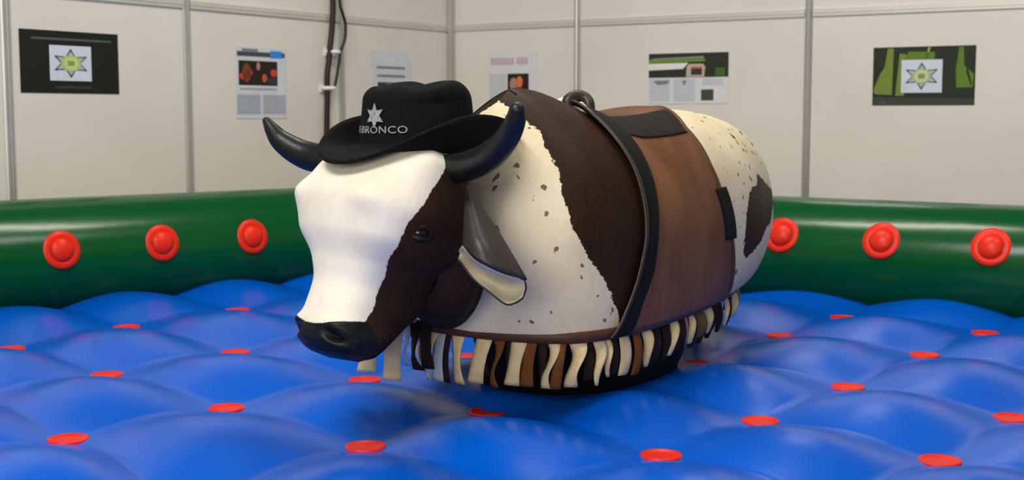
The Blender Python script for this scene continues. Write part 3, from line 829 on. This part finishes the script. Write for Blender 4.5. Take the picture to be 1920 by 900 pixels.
saddle = surface_strip('saddle_blanket', lambda v: back_a(v) - 0.05, rear_a, -0.945, 0.945, 120, 30, 0.010, 0.010, M['saddle'], bull)
surface_strip('saddle_edging', lambda v: rear_a(v) - 0.016, lambda v: rear_a(v) + 0.004, -0.945, 0.945, 120, 4, 0.014, 0.008, M['leather'], saddle)
def band(name, w0, w1, a0, a1):
    return surface_strip(name, a0, a1, w0, w1, 16, 20, 0.0145, 0.006, M['velcro'] if name == 'hook_band' else M['webbing'], saddle)
band('hook_band', 0.125, 0.285, lambda v: back_a(v) + 0.005, lambda v: rear_a(v) - 0.02)
band('fastening_patch', 0.525, 0.69, lambda v: interp(v, [.31, .475], [3.752, 3.694]), lambda v: interp(v, [.31, .475], [3.845, 3.782]))
for w0, w1 in ((0.115, 0.965), (-0.965, -0.115)):
    st = surface_strip('girth_strap', front_a, back_a, w0, w1, 64, 6, 0.020, 0.008, M['webbing'], bull)
    surface_strip('strap_piping', lambda v: front_a(v) - 0.012, lambda v: front_a(v) + 0.006, w0, w1, 64, 4, 0.022, 0.008, M['dark_leather'], st)
surface_strip('seam', lambda v: 3.035 - 0.05 * (1 - v), lambda v: 3.041 - 0.05 * (1 - v), -0.30, 0.10, 24, 2, 0.003, 0.003, M['black_foam'], bull)

# hem trim and the black base under the skirt
def hem_pt(s, inset=0.0, z=HZ):
    """s 0..2: 0 front, 0..1 near flank to the rear, 1..2 back along the far flank"""
    s = s % 2; side, u = (1, s) if s <= 1 else (-1, 2 - s)
    p = pick(HEM_O, u); q = bw(p.x, side * p.y, z)
    if inset:
        a = pick(HEM_O, max(0, u - .01)); b = pick(HEM_O, min(1, u + .01)); t = (b - a).normalized()
        nrm = Vector((-t.y, t.x, 0))
        if nrm.y < 0 and u > 0.02 and u < 0.98: nrm = -nrm
        if u <= 0.02: nrm = Vector((-1, 0, 0))
        if u >= 0.98: nrm = Vector((1, 0, 0))
        q = bw(p.x - nrm.x * inset, side * (p.y - nrm.y * inset), z)
    return q
mb = MB()
NH = 160
mb.grid([hem_pt(2 * k / NH, o, z) for k in range(NH) for o, z in ((-0.004, .775), (-0.012, .764), (-0.011, .742), (0.010, .737), (0.02, .756), (0.004, .778))], NH, 6, closed_u=True, closed_v=True)
skirt = mb.build('hem_trim', M['leather'], bull)
mb = MB()
def base_ring(z, g):
    out = []
    for k in range(64):
        c, n = math.cos(2 * PI * k / 64), math.sin(2 * PI * k / 64)
        out.append(bw(3.455 + (0.41 + g) * math.copysign(abs(c) ** 0.8, c), (0.28 + g) * math.copysign(abs(n) ** 0.8, n), z))
    return out
r4 = [base_ring(.756, -.02), base_ring(.70, -.01), base_ring(.60, -.01), base_ring(.549, -.03)]
mb.grid([p for r in r4 for p in r], 4, 64, closed_v=True); mb.poly(r4[0]); mb.poly(r4[3])
mb.build('foam_base', M['black_foam'], bull)

FRINGE_MATS = {'c': M['cream_leather'], 'b': M['brown_suede'], 'd': M['dark_suede'], 'g': M['grey_suede'], 'o': simple('olive_suede', lin(112, 92, 52), 0.75, 0.2, var=0.2)}
def strip(top, tang, out, lean, drop, w, twist, taper, mat):
    mb = MB(); pts = []; n = 12
    for i in range(n + 1):
        f = i / n
        c = top + tang * (lean * (f ** 1.2) + (0.007 * math.sin(2 * PI * f) if twist >= 40 else 0.0)) + Vector((0, 0, -drop * f)) + out * (0.012 * math.sin(PI * f))
        tw = math.radians(twist) * math.sin(PI * f * 0.9); d = tang * math.cos(tw) + out * math.sin(tw)
        ww = 1.2 * w / 2 * (1 + (taper - 1) * f) * (1 - 0.10 * math.sin(PI * f))
        for k in range(4):
            q = -1 + 2 * k / 3; pts.append(c + d * ww * q + out * 0.003 * (1 - q * q))
    mb.grid(pts, n + 1, 4)
    o = mb.build('fringe_strip', mat, skirt, normals=False)
    m = o.modifiers.new('thickness', 'SOLIDIFY'); m.thickness = 0.003; m.offset = 0
FR = [(-1, 0.088, -0.021, 0.152, 0.05, 40, 0.35, 'c'), (-1, 0.065, -0.021, 0.15, 0.045, 0, 1, 'g'), (-1, 0.052, -0.009, 0.149, 0.021, 0, 1, 'd'), (-1, 0.033, 0.003, 0.146, 0.045, 25, 0.85, 'c'), (1, 0.017, -0.034, 0.137, 0.044, 5, 1, 'c'), (1, 0.041, -0.015, 0.142, 0.035, 50, 0.8, 'b'), (1, 0.075, -0.025, 0.131, 0.04, 20, 1, 'c'), (1, 0.091, -0.012, 0.131, 0.037, 15, 1, 'b'), (1, 0.126, -0.021, 0.133, 0.029, 55, 0.8, 'c'), (1, 0.136, -0.014, 0.135, 0.031, 15, 0.85, 'b'), (1, 0.162, -0.017, 0.129, 0.042, 75, 0.75, 'c'), (1, 0.201, -0.004, 0.133, 0.038, 50, 0.2, 'c'), (1, 0.215, 0.015, 0.115, 0.025, 60, 0.3, 'c'), (1, 0.259, 0.0, 0.12, 0.036, 20, 0.9, 'c'), (1, 0.294, -0.002, 0.129, 0.03, 15, 1, 'b'), (1, 0.323, 0.009, 0.117, 0.037, 60, 0.35, 'c'), (1, 0.367, -0.003, 0.118, 0.033, 15, 1, 'd'), (1, 0.425, -0.022, 0.11, 0.032, 60, 0.5, 'c'), (1, 0.47, -0.005, 0.112, 0.032, 20, 0.9, 'd'), (1, 0.542, 0.02, 0.095, 0.047, 30, 0.8, 'o'), (1, 0.59, 0.017, 0.096, 0.041, 40, 0.35, 'c'), (1, 0.648, 0.005, 0.097, 0.031, 50, 0.5, 'd'), (1, 0.72, 0.007, 0.109, 0.025, 50, 0.3, 'c')]
for u0, c0, w0, t0 in ((.012, 'd', .03, 20), (.058, 'd', .03, 10), (.108, 'd', .03, 25), (.182, 'd', .034, 20), (.237, 'd', .03, 15), (.345, 'd', .03, 30), (.402, 'd', .036, 25), (.447, 'd', .032, 35), (.498, 'c', .022, 60), (.515, 'd', .040, 20), (.565, 'd', .036, 30), (.617, 'd', .034, 40), (.685, 'd', .03, 35), (.765, 'd', .034, 30), (.81, 'c', .034, 45), (.86, 'b', .036, 20), (.91, 'c', .036, 40), (.96, 'd', .036, 20)):
    FR.append((1, u0, 0.006, 0.118 if c0 == 'd' else 0.1, w0, t0, 0.7, c0))
rng = random.Random(5); u = 0.115; k = 0
while u < 0.99:         # the flank away from the camera, same make
    FR.append((-1, round(u, 3), rng.uniform(-.02, .02), rng.uniform(.11, .14), rng.uniform(.032, .042), rng.uniform(5, 60), rng.choice((.4, .8, .9, 1)), 'cbcdcbgcd'[k % 9])); u += 0.041; k += 1
for side, u, lean, drop, w, tw, tp, c in FR:
    s = u if side > 0 else 2 - u
    a = hem_pt(s - 0.012); b = hem_pt(s + 0.012); tang = (b - a).normalized()
    if tang.x < 0: tang = -tang
    c0 = hem_pt(s, 0.018 if (c == 'd' and side > 0) else 0.008, 0.748); o = c0 - bw(3.5, 0, 0.748); o.z = 0; o -= tang * o.dot(tang); o.normalize()
    strip(c0, tang, o, lean, drop, w, tw, tp, FRINGE_MATS[c])
scr = Vector((0.99, -0.12, 0)).normalized(); fro = Vector((-0.12, -0.99, 0)).normalized()
for top, lean, drop, w, tw, tp, c in (((-0.385, 3.52, .775), -.022, .130, .050, 20, .95, 'c'), ((-0.325, 3.50, .775), -.008, .150, .045, 5, .95, 'c'), ((-0.302, 3.56, .775), .012, .120, .024, 60, .6, 'g'), ((-0.285, 3.58, .775), .022, .135, .042, 70, .8, 'd'), ((-0.25, 3.62, .775), .01, .14, .04, 30, .8, 'd')):
    strip(Vector(top), scr, fro, lean, drop, w, tw, tp, FRINGE_MATS[c])

# hand hold on the withers
mb = MB(); mb.tube(catmull([(0.171, 3.96, 1.345), (0.171, 3.96, 1.383), (0.183, 3.965, 1.398), (0.204, 3.97, 1.404), (0.224, 3.97, 1.397), (0.236, 3.96, 1.38), (0.238, 3.95, 1.345)], 6), 0.0185, 16)
for i, v in enumerate(mb.v): mb.v[i] = v + Vector((0, 0, 0.014 * min(1.0, max(0.0, (v.z - 1.34) / 0.04))))
handle = mb.build('hand_hold', M['dark_leather'], bull)
mb = MB(); mb.tube(catmull([(0.208, 3.955, 1.39), (0.222, 3.94, 1.376), (0.231, 3.92, 1.362), (0.237, 3.90, 1.345)], 6), 0.0125, 14); mb.build('rope_end', M['rope'], handle)
mb = MB(); mb.tube(catmull([(0.138, 4.06, 1.345), (0.145, 4.06, 1.382), (0.162, 4.05, 1.394), (0.182, 4.03, 1.392), (0.20, 4.0, 1.375)], 6), 0.021, 14); mb.build('rope_end', M['rope'], handle)

# ------------------------------------------------------------------ cowboy hat
HAT_H = math.radians(40); HAT_TILT = math.radians(2.5)
HFW = Vector((-math.sin(HAT_H), -math.cos(HAT_H), 0)); HLT = Vector((math.cos(HAT_H), -math.sin(HAT_H), 0)); HUP = Vector((0, 0, 1))
HFW2 = HFW * math.cos(HAT_TILT) - HUP * math.sin(HAT_TILT); HUP2 = HUP * math.cos(HAT_TILT) + HFW * math.sin(HAT_TILT)
HATC = Vector((-0.247, 3.385, 1.290))
def ht(x, y, z): return HATC + HFW2 * x + HLT * y + HUP2 * z
hat = empty('cowboy_hat', HATC)
tag(hat, 'black felt cowboy hat with silver star resting on the bull head', 'hat')
CLX, CLY, CH = 0.162, 0.133, 0.160
def crown_r(b, h):
    """plan point on the crown's wall at height fraction h"""
    k = 1.0 - 0.07 * h; n = 2.25; c, s = math.cos(b), math.sin(b)
    pinch = 1 - 0.10 * h * max(0.0, math.cos(b)) ** 3
    return CLX * k * math.copysign(abs(c) ** (2 / n), c), CLY * k * math.copysign(abs(s) ** (2 / n), s) * (1 - 0.12 * h * max(0, c) ** 1.5)
def crown_top(x, y):
    z = 0.0
    z -= 0.040 * math.exp(-(y / 0.030) ** 2) * math.exp(-((x + 0.02) / 0.115) ** 4)
    for sg in (1, -1): z -= 0.030 * math.exp(-((y - sg * 0.080) / 0.026) ** 2) * math.exp(-((x - 0.045) / 0.055) ** 2)
    z -= 0.012 * max(0.0, (x + 0.02) / 0.14) ** 2 + 0.030 * max(0.0, (-x - 0.03) / 0.10) ** 2
    return z
mb = MB(); pts = []; NB = 96
rings = [(1.0, h / 10 * 0.64) for h in range(11)]
for _, h in rings:
    for k in range(NB):
        x, y = crown_r(2 * PI * k / NB, h / 0.64 * 0.7); z = h * CH
        for sg in (1, -1):
            dent = 0.022 * math.exp(-((x - 0.045) / 0.06) ** 2) * math.exp(-((z - CH * 0.95) / 0.045) ** 2)
            if y * sg > 0: y -= sg * dent
        pts.append(ht(x, y, z))
for q in range(1, 13):
    a = q / 12; ang = min(a / 0.5, 1) * PI / 2
    sc = 1 - 0.27 * (1 - math.cos(ang)) if a <= 0.5 else 0.73 * (1 - (a - 0.5) / 0.5) + 0.002
    zz = CH * (0.64 + 0.36 * math.sin(ang))
    for k in range(NB):
        x, y = crown_r(2 * PI * k / NB, 0.7); 
        x2, y2 = x * sc, y * sc
        w = min(1.0, a / 0.5)
        pts.append(ht(x2, y2, zz + crown_top(x2, y2) * w))
mb.grid(pts, 11 + 12, NB, closed_v=True)
b0 = len(mb.v) - NB; mb.f.append(tuple(range(b0, b0 + NB)))
crown = mb.build('crown', M['hat_felt'], hat, merge=0)
md = crown.modifiers.new('smooth', 'SUBSURF'); md.levels = 1; md.render_levels = 1
LBX, LBY, CURL = 0.292, 0.225, 0.070
def brim_pt(b, f):
    c, s = math.cos(b), math.sin(b); x0, y0 = CLX * c, CLY * s
    x1, y1 = LBX * c * (1.12 if c < 0 else 1.0), LBY * s
    x = x0 + (x1 - x0) * f
    side = abs(s) ** 2.4 * (1.0 if c < 0 else 1.0 - 0.25 * c)
    y = y0 + (y1 - y0) * f * (1 - 0.30 * side * f * f)
    z = CURL * side * f ** 2.6 - 0.034 * math.sin(PI * min(1, f * 1.1)) * side - 0.036 * (c * c) ** 1.5 * f ** 2.0 * (1.0 if c > 0 else 0.6)
    return x, y, z
mb = MB(); pts = []
for k in range(NB):
    for q in range(13): pts.append(ht(*brim_pt(2 * PI * k / NB, q / 12)))
mb.grid(pts, NB, 13, closed_u=True)
brim = mb.build('brim', M['hat_felt'], hat)
md = brim.modifiers.new('thickness', 'SOLIDIFY'); md.thickness = 0.007; md.offset = 0
mb = MB(); mb.grid([ht(*[c * 1.012 for c in crown_r(2 * PI * k / NB, h)], z) for k in range(NB) for h, z in ((.02, .002), (.08, .012), (.10, .013))], NB, 3, closed_u=True)
mb.build('hat_band', M['hat_felt'], hat)
# embroidery wrapped round the crown's front
BETA = []
acc = 0.0; lastp = None
for k in range(-720, 721):
    b = k * PI / 720; x, y = crown_r(b, 0.3); p = Vector((x, y, 0))
    if lastp is not None: acc += (p - lastp).length
    BETA.append((acc, b)); lastp = p
s_mid = BETA[720][0]
def on_crown(s, z, off=0.0012):
    s += s_mid; lo, hi = 0, len(BETA) - 1
    while hi - lo > 1:
        m = (lo + hi) // 2
        if BETA[m][0] <= s: lo = m
        else: hi = m
    b = BETA[lo][1] + (BETA[hi][1] - BETA[lo][1]) * (s - BETA[lo][0]) / (BETA[hi][0] - BETA[lo][0] + 1e-9)
    x, y = crown_r(b, min(0.7, z / CH / 0.64 * 0.7)); n = Vector((x / CLX ** 2, y / CLY ** 2, 0)).normalized()
    return ht(x + n.x * off, y + n.y * off, z)
def wrap_mesh(name, verts2d, faces, z0, mat, off=0.0022):
    o = mesh_obj(name, [on_crown(x, z0 + y, off) for x, y in verts2d], faces, mat, crown, smooth=False)
    m = o.modifiers.new('thread', 'SOLIDIFY'); m.thickness = 0.0016; m.offset = 0
    return o
STAR_S = 0.004; STAR_Z = 0.074; SR = 0.032
sp = star_pts(0, 0, SR, SR, 0.50)
sv = [(0, 0)]; sf = []
sub = 3
for k in range(12):
    sv.append(sp[k])
for k in range(12): sf.append((0, 1 + k, 1 + (k + 1) % 12))
star = wrap_mesh('star_emblem', [(x + STAR_S, y) for x, y in sv], sf, STAR_Z, M['silver'], 0.0035)
cu = bpy.data.curves.new('lettering', 'FONT'); cu.body = 'F.BRONCO'; cu.size = 0.026; cu.align_x = 'CENTER'; cu.space_character = 1.08
to = bpy.data.objects.new('lettering', cu); COL.objects.link(to)
bpy.context.view_layer.update()
tm = bpy.data.meshes.new_from_object(to.evaluated_get(bpy.context.evaluated_depsgraph_get()))
tv = [(v.co.x * 1.28 + 0.008, v.co.y) for v in tm.vertices]; tf = [tuple(p.vertices) for p in tm.polygons]
bpy.data.objects.remove(to); bpy.data.curves.remove(cu); bpy.data.meshes.remove(tm)
wrap_mesh('lettering', tv, tf, 0.030, M['silver'])
